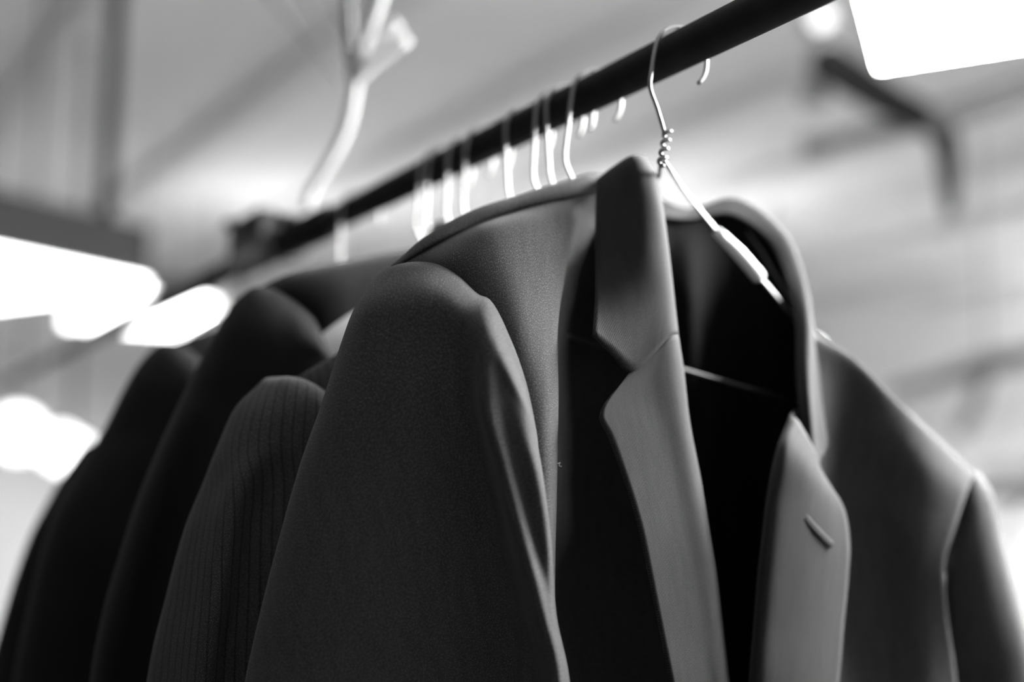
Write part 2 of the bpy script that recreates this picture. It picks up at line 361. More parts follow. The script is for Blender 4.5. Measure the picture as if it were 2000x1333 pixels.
ARM_A = [
 ([(757,529,-0.012),(795,516,-0.003),(845,517,0.0094),(893,539,0.023),(935,576,0.036),(955,592,0.04),(996,675,0.046),(1028,768,0.046),(1041,838,0.0388)],-0.035),
 ([(744,535,-0.008),(792,517,0.012),(845,517.5,0.026),(891,540,0.04),(932,578,0.053),(956,588,0.057),(999,671,0.064),(1031,766,0.064),(1044,836,0.055)],-0.036),
 ([(722,556,-0.004),(776,535,0.0205),(842,532,0.0369),(884,553,0.05),(925,592,0.064),(953,602,0.0693),(992,684,0.0767),(1028,776,0.0757),(1045,845,0.0638)],-0.038),
 ([(690,612,0.0),(732,592,0.032),(800,585,0.05),(862,592,0.06),(915,628,0.071),(948,645,0.0812),(985,712,0.0873),(1026,795,0.0871),(1047,860,0.0743)],-0.04),
 ([(665,680,0.0),(700,672,0.028),(770,668,0.0464),(848,672,0.056),(914,692,0.068),(945,705,0.084),(980,748,0.087),(1027,820,0.0895),(1049,878,0.0773)],-0.04),
 ([(628,795,0.0),(664,795,0.0285),(750,792,0.0477),(845,792,0.057),(918,795,0.067),(950,802,0.0875),(986,820,0.088),(1030,860,0.0922),(1053,900,0.0812)],-0.04),
 ([(590,902,0.0),(630,902,0.028),(735,902,0.047),(850,902,0.056),(940,902,0.066),(980,908,0.092),(1013,915,0.09),(1045,928,0.095),(1060,940,0.085)],-0.04),
 ([(548,1050,0.0),(590,1050,0.028),(705,1050,0.048),(840,1050,0.058),(965,1050,0.068),(1018,1052,0.097),(1046,1055,0.092),(1066,1060,0.095),(1075,1065,0.085)],-0.04),
 ([(511,1195,0.0),(556,1195,0.028),(680,1195,0.049),(830,1195,0.06),(985,1195,0.07),(1058,1200,0.099),(1072,1200,0.096),(1080,1200,0.091),(1084,1200,0.081)],-0.04),
 ([(480,1333,0.0),(530,1333,0.028),(665,1333,0.05),(825,1333,0.061),(1000,1333,0.072),(1088,1333,0.099),(1102,1333,0.094),(1108,1333,0.087),(1111,1333,0.078)],-0.04),
 ([(420,1650,0.0),(470,1650,0.026),(610,1650,0.048),(780,1650,0.06),(960,1650,0.07),(1070,1650,0.089),(1105,1650,0.088),(1118,1650,0.081),(1122,1650,0.073)],-0.04),
 ([(380,2100,0.0),(430,2100,0.024),(560,2100,0.044),(720,2100,0.055),(890,2100,0.064),(1000,2100,0.079),(1040,2100,0.078),(1056,2100,0.071),(1060,2100,0.063)],-0.038),
 ([(380,2600,0.005),(425,2600,0.024),(540,2600,0.042),(680,2600,0.05),(820,2600,0.058),(920,2600,0.071),(955,2600,0.071),(968,2600,0.065),(972,2600,0.059)],-0.032)]
surf('sleeve', [ring(PA, v, b, 0.035, 5) for v, b in ARM_A], M_wool, jA, 6, 6, True, 0.0012, 0.0012, 1)
FRONT_A = [
 [(782,522,-0.0118),(850,479,-0.0018),(930,437,0.0002),(1010,411,0.0022),(1075,396,0.0042),(1105,391,0.0022),(1140,385,-0.0018),(1175,382,-0.0138),(1270,392,-0.0218)],
 [(786,521,-0.01),(853,482,0.0),(932,440,0.002),(1011,414,0.004),(1075,399,0.006),(1106,394,0.004),(1140,388,0.0),(1178,386,-0.012),(1272,396,-0.02)],
 [(815,560,-0.008),(880,508,0.03),(945,466,0.036),(1015,444,0.034),(1078,434,0.028),(1110,432,0.024),(1142,436,0.0),(1190,444,-0.03),(1282,440,0.005)],
 [(860,620,-0.008),(925,578,0.044),(985,550,0.051),(1035,532,0.047),(1080,522,0.04),(1102,520,0.033),(1116,524,-0.01),(1190,540,-0.032),(1296,540,0.008)],
 [(900,700,-0.008),(955,670,0.052),(1005,654,0.062),(1050,648,0.06),(1084,644,0.051),(1088,644,0.044),(1082,650,-0.014),(1200,660,-0.032),(1310,650,0.012)],
 [(930,820,-0.008),(980,800,0.057),(1022,788,0.0648),(1060,780,0.0666),(1085,778,0.06),(1089,779,0.0516),(1075,784,-0.012),(1220,790,-0.024),(1330,780,0.015)],
 [(960,960,-0.008),(1000,955,0.0599),(1038,950,0.068),(1066,950,0.0699),(1082,950,0.063),(1086,950,0.0542),(1072,950,-0.012),(1250,950,-0.024),(1362,950,0.02)],
 [(980,1110,-0.008),(1015,1110,0.0579),(1042,1110,0.0659),(1064,1110,0.0677),(1078,1110,0.061),(1082,1110,0.0525),(1068,1110,-0.012),(1270,1110,-0.02),(1388,1110,0.022)],
 [(980,1333,-0.008),(1020,1333,0.0475),(1050,1333,0.054),(1068,1333,0.0555),(1080,1333,0.05),(1084,1333,0.043),(1070,1333,-0.012),(1290,1333,-0.016),(1414,1333,0.024)],
 [(960,1800,-0.008),(1010,1800,0.004),(1055,1800,0.015),(1080,1800,0.02),(1100,1800,0.022),(1115,1800,0.018),(1129,1800,0.01),(1340,1800,0.008),(1480,1800,0.026)],
 [(940,2600,-0.008),(1000,2600,0.004),(1060,2600,0.012),(1100,2600,0.016),(1130,2600,0.018),(1160,2600,0.018),(1174,2600,0.016),(1370,2600,0.014),(1500,2600,0.022)]]
surf('front_panel', grid(PA, FRONT_A), M_wool, jA, 5, 6, False, 0.0012, 0.001, 2)
BACK_A = [
 [(770,527,-0.018),(848,479,-0.003),(930,437,-0.001),(1010,411,0.001),(1105,391,0.001),(1172,384,-0.015),(1300,440,-0.055),(1420,415,-0.06),(1590,655,-0.0125),(1745,783,-0.0025),(1902,928,0.0035)],
 [(768,525,-0.015),(845,476,-0.0),(929,433.5,0.002),(1010,407.5,0.004),(1105,387,0.003),(1172,378,-0.012),(1300,436,-0.057),(1420,411,-0.062),(1590,652,-0.016),(1746,781,-0.008),(1903,926,-0.002)],
 [(757,529,-0.022),(828,466,-0.012),(929,410,-0.012),(1010,384,-0.013),(1105,354,-0.016),(1172,340,-0.022),(1300,434,-0.06),(1420,409,-0.065),(1592,658,-0.03),(1748,788,-0.022),(1904,934,-0.018)],
 [(775,570,-0.036),(840,520,-0.04),(935,470,-0.042),(1015,450,-0.044),(1110,430,-0.046),(1180,420,-0.05),(1300,470,-0.062),(1420,460,-0.066),(1590,680,-0.05),(1740,820,-0.045),(1890,970,-0.035)],
 [(880,900,-0.036),(930,900,-0.045),(990,890,-0.05),(1060,890,-0.054),(1150,890,-0.056),(1220,890,-0.058),(1320,890,-0.06),(1440,900,-0.06),(1590,930,-0.056),(1720,980,-0.05),(1850,1080,-0.035)],
 [(960,1333,-0.03),(1000,1333,-0.04),(1050,1333,-0.046),(1110,1333,-0.05),(1180,1333,-0.054),(1250,1333,-0.056),(1350,1333,-0.056),(1460,1333,-0.056),(1600,1333,-0.052),(1740,1333,-0.046),(1860,1333,-0.03)],
 [(940,2600,-0.02),(990,2600,-0.03),(1050,2600,-0.036),(1110,2600,-0.04),(1180,2600,-0.042),(1250,2600,-0.042),(1350,2600,-0.042),(1460,2600,-0.042),(1600,2600,-0.04),(1740,2600,-0.036),(1880,2600,-0.02)]]
surf('back_panel', grid(PA, BACK_A), M_wool, jA, 5, 6, False, 0.0012, 0, 3)
LINING_A = [
 [(1262,420,-.045),(1300,428,-.053),(1340,420,-.056),(1400,404,-.058),(1450,398,-.054),(1500,435,-.045),(1540,500,-.032),(1566,580,-.015),(1582,660,-.002)],
 [(1255,520,-.047),(1300,520,-.05),(1345,520,-.046),(1400,520,-.052),(1450,530,-.052),(1500,560,-.046),(1535,610,-.036),(1560,660,-.02),(1578,700,-.004)],
 [(1240,680,-.047),(1300,680,-.050),(1350,680,-.038),(1390,680,-.048),(1440,690,-.051),(1490,710,-.046),(1530,740,-.038),(1555,770,-.022),(1572,790,-.002)],
 [(1220,900,-.047),(1290,900,-.048),(1350,900,-.040),(1400,900,-.046),(1450,900,-.049),(1490,920,-.045),(1520,930,-.036),(1550,940,-.02),(1565,950,.0)],
 [(1220,1333,-.046),(1290,1333,-.048),(1350,1333,-.046),(1400,1333,-.046),(1450,1333,-.046),(1490,1333,-.044),(1510,1333,-.036),(1530,1333,-.02),(1545,1333,.0)],
 [(1220,2500,-.034),(1290,2500,-.036),(1350,2500,-.034),(1400,2500,-.034),(1450,2500,-.034),(1490,2500,-.032),(1510,2500,-.026),(1530,2500,-.014),(1545,2500,.0)]]
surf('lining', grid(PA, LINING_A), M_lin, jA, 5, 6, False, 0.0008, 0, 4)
COLLAR_N = [  # near leaf: outer edge -> roll edge -> stand
 [(1172,372,-.022),(1202,350,-.018),(1234,330,-.014),(1250,330,-.014),(1258,340,-.020),(1256,355,-.03)],
 [(1169,352,-.012),(1200,328,.002),(1232,308,.012),(1250,305,.012),(1264,318,.002),(1258,340,-.02)],
 [(1167,360,.000),(1203,337,.018),(1238,319,.030),(1261,319,.028),(1277,335,.012),(1270,350,-.012)],
 [(1165,420,.012),(1207,405,.029),(1250,393,.041),(1277,388,.041),(1290,390,.026),(1280,394,.004)],
 [(1164,510,.026),(1210,500,.039),(1258,494,.048),(1291,494,.046),(1304,496,.032),(1292,498,.012)],
 [(1162,590,.044),(1208,592,.049),(1262,595,.051),(1303,600,.048),(1316,602,.036),(1303,604,.016)],
 [(1160,656,.060),(1194,690,.060),(1231,727,.059),(1309,656,.053),(1322,655,.040),(1309,656,.018)]]
surf('collar', grid(PA, COLLAR_N), M_lap, jA, 6, 6, False, 0.002, 0.0008, 5)
COLLAR_F = [  # back of the neck to the far leaf: stand inside -> roll -> leaf outside
 [(1282,425,-.045),(1278,400,-.050),(1270,380,-.05),(1276,390,-.062),(1290,410,-.064)],
 [(1345,430,-.050),(1345,418,-.054),(1345,410,-.058),(1347,416,-.064),(1350,440,-.066)],
 [(1428,420,-.050),(1434,402,-.054),(1440,391,-.057),(1444,395,-.062),(1448,420,-.064)],
 [(1503,472,-.040),(1518,456,-.041),(1527,451,-.043),(1532,458,-.047),(1535,485,-.048)],
 [(1535,545,-.023),(1552,533,-.023),(1563,530,-.024),(1569,542,-.028),(1575,580,-.030)],
 [(1553,635,-.006),(1568,622,-.004),(1577,622,-.003),(1586,640,-.010),(1593,680,-.014)],
 [(1556,722,.008),(1569,714,.012),(1576,716,.014),(1590,728,.004),(1601,765,-.002)],
 [(1560,790,.018),(1573,790,.022),(1579,796,.026),(1594,806,.014),(1609,832,.008)],
 [(1568,850,.022),(1581,864,.026),(1587,880,.030),(1600,880,.020),(1614,868,.014)],
 [(1576,880,.024),(1590,900,.030),(1595,909,.034),(1600,900,.026),(1606,888,.022)]]
surf('collar', grid(PA, COLLAR_F), M_lap, jA, 6, 6, False, 0.002, 0, 6)
LAPEL_N = [
 [(1231,727,0.058),(1252,709,0.057),(1280,684,0.056),(1309,657,0.053),(1322,655,0.04),(1309,656,0.018)],
 [(1173,814,0.068),(1216,784,0.063),(1265,756,0.058),(1316,728,0.055),(1333,726,0.042),(1318,726,0.018)],
 [(1190,852,0.068),(1240,836,0.063),(1288,826,0.058),(1330,820,0.055),(1344,820,0.042),(1330,820,0.02)],
 [(1222,940,0.068),(1270,940,0.063),(1316,940,0.058),(1353,940,0.055),(1367,940,0.042),(1352,940,0.022)],
 [(1248,1025,0.068),(1292,1025,0.063),(1335,1025,0.058),(1368,1025,0.055),(1381,1025,0.042),(1366,1025,0.024)],
 [(1268,1120,0.068),(1310,1120,0.063),(1352,1120,0.058),(1384,1120,0.055),(1397,1120,0.042),(1382,1120,0.026)],
 [(1290,1230,0.068),(1330,1230,0.063),(1370,1230,0.058),(1398,1230,0.055),(1410,1230,0.042),(1396,1230,0.028)],
 [(1311,1333,0.068),(1348,1333,0.063),(1384,1333,0.058),(1410,1333,0.056),(1422,1333,0.044),(1408,1333,0.03)],
 [(1390,1750,0.052),(1420,1750,0.052),(1445,1750,0.052),(1464,1750,0.05),(1474,1750,0.042),(1462,1750,0.032)],
 [(1462,2050,0.034),(1470,2050,0.036),(1478,2050,0.038),(1484,2050,0.038),(1490,2050,0.034),(1484,2050,0.03)]]
surf('lapel', grid(PA, LAPEL_N), M_lap, jA, 6, 6, False, 0.002, 0.0012, 7)
LAPEL_F = [
 [(1556,800,0.01),(1546,812,0.028),(1556,822,0.04),(1572,848,0.042),(1588,880,0.04),(1596,909,0.035)],
 [(1530,880,0.022),(1518,882,0.044),(1530,886,0.06),(1562,905,0.058),(1592,926,0.05),(1618,946,0.038)],
 [(1512,970,0.022),(1500,970,0.044),(1512,970,0.06),(1560,976,0.058),(1606,985,0.05),(1647,995,0.038)],
 [(1502,1060,0.022),(1490,1060,0.044),(1502,1060,0.06),(1555,1062,0.058),(1610,1064,0.05),(1658,1060,0.038)],
 [(1494,1130,0.022),(1482,1130,0.044),(1495,1130,0.06),(1550,1130,0.058),(1606,1130,0.05),(1655,1130,0.038)],
 [(1488,1220,0.022),(1475,1220,0.044),(1488,1220,0.06),(1540,1220,0.058),(1597,1220,0.05),(1647,1220,0.038)],
 [(1480,1333,0.022),(1466,1333,0.044),(1480,1333,0.06),(1530,1333,0.058),(1586,1333,0.05),(1637,1333,0.038)],
 [(1468,1700,0.018),(1455,1700,0.03),(1468,1700,0.04),(1505,1700,0.046),(1545,1700,0.045),(1580,1700,0.038)],
 [(1480,2000,0.018),(1470,2000,0.024),(1476,2000,0.03),(1486,2000,0.034),(1496,2000,0.033),(1505,2000,0.03)]]
lf = surf('lapel', grid(PA, LAPEL_F), M_lap, jA, 6, 6, False, 0.002, 0.0012, 8)
FRONT_F = [
 [(1582,656,-.012),(1662,702,-.008),(1744,782,-.002),(1832,865,.004),(1903,928,.004)],
 [(1582,655,-.008),(1663,700,-.004),(1745,780,.002),(1833,863,.008),(1904,926,.008)],
 [(1584,730,-.008),(1655,765,-.010),(1730,832,.000),(1812,908,.014),(1888,962,.018)],
 [(1566,850,-.004),(1640,880,-.020),(1720,930,-.008),(1800,985,.012),(1866,1030,.020)],
 [(1530,1000,.004),(1636,1010,-.024),(1720,1040,-.012),(1790,1075,.010),(1846,1100,.018)],
 [(1505,1160,.008),(1630,1165,-.024),(1720,1175,-.014),(1795,1190,.006),(1850,1200,.014)],
 [(1490,1333,.010),(1630,1333,-.022),(1725,1333,-.014),(1805,1333,.004),(1868,1333,.010)],
 [(1475,1900,.02),(1620,1900,.002),(1730,1900,.002),(1820,1900,.006),(1890,1900,.002)],
 [(1480,2600,.02),(1620,2600,.010),(1730,2600,.010),(1830,2600,.006),(1900,2600,-.004)]]
surf('front_panel', grid(PA, FRONT_F), M_wool, jA, 6, 6, False, 0.0012, 0, 9)
ARM_F = [
 ([(1846,1108,.010),(1862,1038,.010),(1884,972,.008),(1902,932,.004),(1912,926,-.010)], -.04),
 ([(1846,1106,.014),(1864,1034,.016),(1888,968,.016),(1906,930,.012),(1914,928,-.002)], -.04),
 ([(1852,1120,.012),(1878,1046,.022),(1908,990,.026),(1930,962,.022),(1936,966,.006)], -.042),
 ([(1850,1160,.008),(1884,1120,.022),(1922,1090,.030),(1950,1062,.028),(1957,1064,.012)], -.044),
 ([(1850,1245,.004),(1890,1235,.018),(1938,1220,.030),(1980,1198,.032),(1994,1190,.016)], -.044),
 ([(1860,1345,.000),(1908,1342,.014),(1962,1338,.028),(2010,1330,.032),(2028,1328,.016)], -.044),
 ([(1880,1800,.006),(1935,1800,.020),(2000,1800,.026),(2058,1800,.024),(2080,1800,.008)], -.042),
 ([(1890,2500,.010),(1935,2500,.022),(1985,2500,.022),(2030,2500,.010),(2048,2500,-.004)], -.036)]
surf('sleeve', [ring(PA, v, b, 0.02) for v, b in ARM_F], M_wool, jA, 6, 6, True, 0.0012, 0, 10)
# buttonhole on the far lapel, fluff on the chest edge
bh = surf('buttonhole', grid(PA, [[(1576,1006,.0575),(1602,1034,.0546),(1630,1062,.0492)], [(1568,1016,.0580),(1594,1045,.0556),(1622,1072,.0506)]]), M_thread, lf, 6, 3, False, 0.0008)
fl = tube('lint', [PA(1086, 900, .056), PA(1090, 906, .058), PA(1094, 904, .058), PA(1092, 910, .057), PA(1097, 912, .058)], 0.00025, M_white, jA, 6, 4)

# ---- the jackets behind: sleeve traced, body cut in the jacket's own measures
def jacket_behind(pl, label, mat, arms, slope, hook_px, tilt, neck=0.145, width=0.43, hlabel='', front=None, lapels=True, os=1.0, name='suit_jacket', cat='jacket', group='suit jackets on the rail'):
    j = empty(name, pl.loc(0.2, 0, -0.72), label, cat, group)
    surf('sleeve', [ring(pl, v, b, 0.015) for v, b in arms] if arms else plain_arm(pl), mat, j, 6, 6, True, 0.0012, 0.0008, int(hook_px))
    sl2 = 0.30; zn = slope * neck
    far = lambda x: zn - (x - width + neck) * (sl2) if x > width - neck else zn
    xs = [0.0, neck * 0.33, neck * 0.66, neck]; ys = [width - neck, width - neck * 0.66, width - neck * 0.33, width]
    def rows(sgn, cols, zt):
        out = []
        for dz, o, kx in ((0, -.004, 0), (.000, .003, 0), (-.03, .018, .004), (-.10, .026, .018), (-.22, .028, .03), (-.45, .026, .03), (-.74, .022, .02)):
            r = []
            for i, x in enumerate(cols):
                e = 1.0 if 0 < x < width else 0.35
                xx = x + (kx if x < width / 2 else -kx)
                r.append(pl.loc(xx, sgn * o * e * os, zt(x) * max(0, 1 + dz * 1.2) + dz + (0 if dz else -.001)))
            out.append(r)
        return out
    zt = lambda x: (slope * x if x <= neck else (far(x)))
    surf('front_panel', grid(pl, front) if front else rows(1, xs + [neck * 1.25], zt), mat, j, 5, 5)
    surf('front_panel', rows(1, [width - neck * 1.25] + ys, zt), mat, j, 5, 5)
    surf('back_panel', rows(-1, xs + [width / 2] + ys, zt), mat, j, 5, 5)
    # collar ring round the neck and folded lapels
    cx = width / 2; rw = (width / 2 - neck) * (1 if lapels else .74)
    col = []
    for a in np.linspace(-60, 240, 9):
        ca, sa = math.cos(math.radians(a)), -math.sin(math.radians(a))
        drop = 0.035 * max(0, sa + 0.1)
        col.append([pl.loc(cx + (rw + .012 + .006) * ca, .03 * sa * os - .002, zn - .012 - drop), pl.loc(cx + (rw + .012) * ca, .028 * sa * os, zn + .016 - drop),
                    pl.loc(cx + (rw + .003) * ca, .022 * sa * os, zn + .022 - drop), pl.loc(cx + rw * ca, .018 * sa * os, zn - .008 - drop)])
    surf('collar', col, mat, j, 4, 5, False, 0.0016)
    for s in ((-1, 1) if lapels else ()):
        e = cx + s * (rw + 0.004)
        surf('lapel', [[pl.loc(e + s*.055, .036 * os, zn-.06), pl.loc(e + s*.03, .038 * os, zn-.045), pl.loc(e, .034 * os, zn-.03)],
                       [pl.loc(e + s*.06, .038 * os, zn-.10), pl.loc(e + s*.02, .041 * os, zn-.10), pl.loc(e - s*.02, .037 * os, zn-.10)],
                       [pl.loc(cx + s*.06, .036 * os, zn-.24), pl.loc(cx + s*.03, .039 * os, zn-.24), pl.loc(cx + s*.008, .035 * os, zn-.24)],
                       [pl.loc(cx + s*.012, .031 * os, zn-.38), pl.loc(cx + s*.007, .032 * os, zn-.38), pl.loc(cx + s*.003, .031 * os, zn-.38)]], mat, j, 5, 5, False, 0.0016)
    q = lambda x, dz: pl.loc(x, -.0005, (slope * x if x <= neck else far(x)) - dz)
    tn, tf = [q(neck * .8, .014), q(neck * .3, .016), q(.022, .022), q(.03, .035)], [q(width - neck * .8, .014), q(width - neck * .3, .016), q(width - .022, .022), q(width - .03, .035)]
    hanger(hook_px, hlabel, tilt, (tn, tf, [tn[-1], pl.loc(width / 2, 0, zn - .10), tf[-1]]))
    return j
PB = Plane(570, 742, 0.87)
ARM_B = [
 ([(523,742,-.014),(545,741,-.006),(566,741,.004),(595,748,.014),(628,767,.022),(660,795,.026),(690,850,.026)], -.03),
 ([(518,742,-.010),(545,739,.004),(566,738,.014),(596,744,.024),(630,763,.032),(664,792,.036),(696,850,.034)], -.03),
 ([(496,762,-.002),(530,755,.014),(562,753,.026),(596,760,.034),(632,780,.042),(668,810,.045),(702,860,.040)], -.034),
 ([(461,798,.0),(500,795,.022),(545,795,.036),(592,798,.043),(636,810,.049),(676,830,.050),(712,870,.042)], -.036),
 ([(427,871,.0),(456,872,.024),(500,872,.038),(560,872,.045),(620,875,.052),(675,880,.054),(722,900,.044)], -.036),
 ([(398,945,.0),(430,945,.024),(468,945,.044),(520,945,.041),(600,945,.052),(680,945,.055),(730,945,.045)], -.036),
 ([(366,1023,.0),(402,1023,.026),(450,1023,.048),(495,1023,.042),(580,1023,.052),(670,1023,.055),(735,1023,.045)], -.036),
 ([(344,1096,.0),(384,1096,.028),(437,1096,.050),(480,1096,.044),(570,1096,.053),(665,1096,.055),(735,1096,.045)], -.036),
 ([(324,1175,.0),(368,1175,.029),(425,1175,.052),(465,1175,.046),(560,1175,.054),(660,1175,.055),(735,1175,.045)], -.036),
 ([(304,1253,.0),(352,1253,.030),(412,1253,.053),(450,1253,.047),(550,1253,.055),(650,1253,.055),(735,1253,.045)], -.036),
 ([(289,1333,.0),(340,1333,.030),(400,1333,.053),(440,1333,.048),(540,1333,.055),(645,1333,.055),(735,1333,.045)], -.036),
 ([(245,1700,.0),(300,1700,.030),(370,1700,.050),(420,1700,.050),(520,1700,.055),(630,1700,.054),(725,1700,.042)], -.036),
 ([(230,2500,.0),(280,2500,.026),(340,2500,.042),(400,2500,.045),(480,2500,.046),(560,2500,.044),(620,2500,.034)], -.032)]
PC = Plane(500, 562, 0.968)
ARM_C = [
 ([(487,572,-.016),(505,563,-.008),(535,570,.002),(566,588,.010),(592,608,.016),(612,632,.020),(630,680,.022)], -.03),
 ([(478,575,-.010),(502,562,.002),(535,568,.012),(567,585,.020),(594,605,.026),(616,630,.030),(636,680,.030)], -.03),
 ([(455,596,-.002),(482,585,.014),(525,590,.026),(562,606,.034),(594,628,.040),(622,655,.042),(645,700,.036)], -.034),
 ([(428,640,.0),(455,634,.022),(505,636,.036),(550,648,.043),(594,665,.049),(632,685,.050),(660,720,.040)], -.036),
 ([(398,695,.0),(422,695,.020),(470,695,.034),(530,698,.045),(590,705,.050),(640,715,.050),(672,740,.040)], -.036),
 ([(362,765,.0),(386,765,.022),(430,765,.030),(510,765,.045),(585,768,.052),(640,772,.052),(680,785,.042)], -.036),
 ([(331,830,.0),(358,830,.028),(400,830,.030),(490,830,.045),(575,830,.052),(640,830,.052),(685,830,.042)], -.036),
 ([(270,975,.0),(304,975,.030),(350,975,.030),(450,975,.045),(555,975,.052),(630,975,.052),(680,975,.042)], -.036),
 ([(231,1097,.0),(263,1097,.030),(315,1097,.030),(430,1097,.045),(540,1097,.052),(620,1097,.052),(675,1097,.042)], -.036),
 ([(204,1190,.0),(237,1190,.030),(290,1190,.030),(410,1190,.045),(530,1190,.052),(615,1190,.052),(672,1190,.042)], -.036),
 ([(178,1333,.0),(202,1333,.028),(260,1333,.030),(390,1333,.045),(520,1333,.052),(610,1333,.052),(668,1333,.042)], -.036),
 ([(140,1800,.0),(170,1800,.026),(230,1800,.032),(360,1800,.045),(480,1800,.050),(570,1800,.050),(630,1800,.040)], -.036),
 ([(140,2500,.0),(168,2500,.024),(220,2500,.030),(330,2500,.040),(430,2500,.044),(500,2500,.042),(550,2500,.034)], -.032)]
PD = Plane(310, 680, 1.08)
ARM_D = [
 ([(300,684,-.016),(320,674,-.008),(345,676,.002),(372,690,.010),(398,712,.016),(420,740,.020),(440,790,.022)], -.03),
 ([(294,688,-.010),(318,673,.002),(345,674,.012),(373,688,.020),(400,710,.026),(424,738,.030),(446,790,.030)], -.03),
 ([(272,713,-.002),(298,700,.014),(335,698,.026),(368,710,.034),(400,732,.040),(430,765,.042),(455,810,.036)], -.034),
 ([(246,756,.0),(270,750,.020),(315,748,.034),(360,755,.043),(402,770,.049),(438,795,.050),(465,830,.040)], -.036),
 ([(202,844,.0),(225,844,.020),(270,844,.034),(335,844,.045),(395,850,.050),(440,860,.050),(475,880,.040)], -.036),
 ([(176,886,.0),(200,886,.020),(245,886,.036),(315,886,.046),(385,890,.050),(440,895,.050),(478,905,.040)], -.036),
 ([(116,985,.0),(142,985,.026),(195,985,.038),(270,985,.046),(350,985,.050),(420,985,.050),(470,985,.040)], -.036),
 ([(85,1070,.0),(112,1070,.028),(165,1070,.040),(245,1070,.047),(335,1070,.050),(410,1070,.050),(465,1070,.040)], -.036),
 ([(60,1170,.0),(88,1170,.028),(142,1170,.040),(225,1170,.047),(320,1170,.050),(400,1170,.050),(460,1170,.040)], -.036),
 ([(27,1333,.0),(58,1333,.028),(112,1333,.040),(200,1333,.047),(300,1333,.050),(385,1333,.050),(450,1333,.040)], -.036),
 ([(0,1800,.0),(30,1800,.026),(85,1800,.040),(170,1800,.047),(265,1800,.050),(345,1800,.048),(405,1800,.038)], -.036),
 ([(10,2400,.0),(35,2400,.024),(80,2400,.036),(150,2400,.043),(225,2400,.044),(285,2400,.042),(330,2400,.034)], -.032)]
PE = Plane(175, 872, 1.24)
ARM_E = [
 ([(166,876,-.016),(185,868,-.008),(208,872,.002),(230,886,.010),(250,905,.016),(268,930,.020),(282,970,.022)], -.03),
 ([(160,880,-.010),(184,867,.002),(208,870,.012),(231,884,.020),(252,903,.026),(272,928,.030),(288,970,.030)], -.03),
 ([(140,908,-.002),(165,898,.014),(198,896,.026),(228,908,.034),(255,926,.040),(278,950,.042),(296,985,.036)], -.034),
 ([(114,945,.0),(138,942,.022),(178,942,.036),(218,948,.043),(252,960,.048),(282,978,.048),(302,1005,.040)], -.036),
 ([(91,987,.0),(115,987,.024),(155,987,.038),(205,987,.045),(248,992,.050),(284,1000,.050),(308,1015,.040)], -.036),
 ([(63,1040,.0),(90,1040,.024),(135,1040,.038),(190,1040,.045),(240,1040,.050),(280,1040,.050),(308,1040,.040)], -.036),
 ([(38,1105,.0),(65,1105,.024),(112,1105,.038),(172,1105,.045),(228,1105,.050),(272,1105,.050),(304,1105,.040)], -.036),
 ([(18,1168,.0),(46,1168,.024),(95,1168,.038),(156,1168,.045),(215,1168,.050),(262,1168,.050),(298,1168,.040)], -.036),
 ([(-24,1333,.0),(6,1333,.024),(58,1333,.038),(124,1333,.045),(190,1333,.050),(240,1333,.050),(280,1333,.040)], -.036),
 ([(-60,1700,.0),(-30,1700,.024),(20,1700,.038),(90,1700,.045),(155,1700,.050),(205,1700,.048),(245,1700,.038)], -.036),
 ([(-50,2200,.0),(-25,2200,.022),(20,2200,.034),(80,2200,.040),(135,2200,.042),(175,2200,.042),(205,2200,.034)], -.032)]
jacket_behind(PB, 'grey herringbone striped suit jacket hanging second, low beside the front sleeve', M_herr, ARM_B, 0.62, 1168, 8, os=0.8, hlabel='wire hanger of the striped jacket, second hook from the right')
FRONT_C = [
 [(500,566,-.006),(560,538,-.004),(620,521,-.004),(700,506,-.004),(800,490,-.004),(900,478,-.006)],
 [(520,580,.010),(575,552,.016),(630,534,.018),(705,518,.018),(802,500,.016),(902,486,.010)],
 [(560,620,.012),(600,590,.026),(645,568,.030),(712,546,.028),(806,522,.024),(905,500,.016)],
 [(590,680,.010),(622,658,.028),(656,632,.032),(715,594,.030),(808,556,.026),(906,520,.018)]]
jacket_behind(PC, 'black suit jacket hanging third, its shoulder highest on the left', M_black, ARM_C, 0.30, 955, 3, front=FRONT_C,  hlabel='wire hanger of the third jacket, one of two close bright hooks')
jacket_behind(PD, 'black suit jacket hanging fourth, its rounded shoulder against the bright lights', M_black, ARM_D, 0.40, 865, 4, hlabel='wire hanger of the fourth jacket, leftmost faint hook of the row before the gap')
jacket_behind(PE, 'black suit jacket hanging last at the far left edge, only its sleeve showing', M_black, ARM_E, 0.40, 705, 0, hlabel='wire hanger of the last jacket, beside the rail coupling')
PS = Plane(500, 562, 0.968); PS.T = PC.T + HD * 0.012 - UP * 0.012
def plain_arm(pl, length=0.6):
    rows_ = []
    for z, x, rx, ry in ((.000, .016, .008, .006), (-.02, .014, .016, .012), (-.06, .010, .022, .012), (-.15, .002, .024, .012), (-.35, -.012, .022, .011), (-length, -.02, .02, .010)):
        rows_.append([pl.loc(x + rx * math.cos(a), ry * math.sin(a), z) for a in np.linspace(0, 2 * math.pi, 12, endpoint=False)])
    return rows_
jacket_behind(PS, 'white cotton shirt worn under the third jacket, glimpsed beside the front sleeve', M_shirt, None, 0.28, 880, 2, os=0.5, lapels=False, name='white_shirt', cat='shirt', group='shirts on the rail', hlabel='wire hanger of the white shirt, faint hook left of the third jacket hook')
for px, tl, lb in [(1112, -4, 'empty wire hanger, right of the close pair near the striped jacket hook'), (1094, 3, 'empty wire hanger, left of the close pair near the striped jacket hook'),
                   (1032, -3, 'empty wire hanger in the middle of the row of hooks'), (920, 2, 'empty wire hanger, left of the two close bright hooks'),
                   (468, -6, 'empty wire hanger left of the rail coupling')]:
    hanger(px, lb, tl)

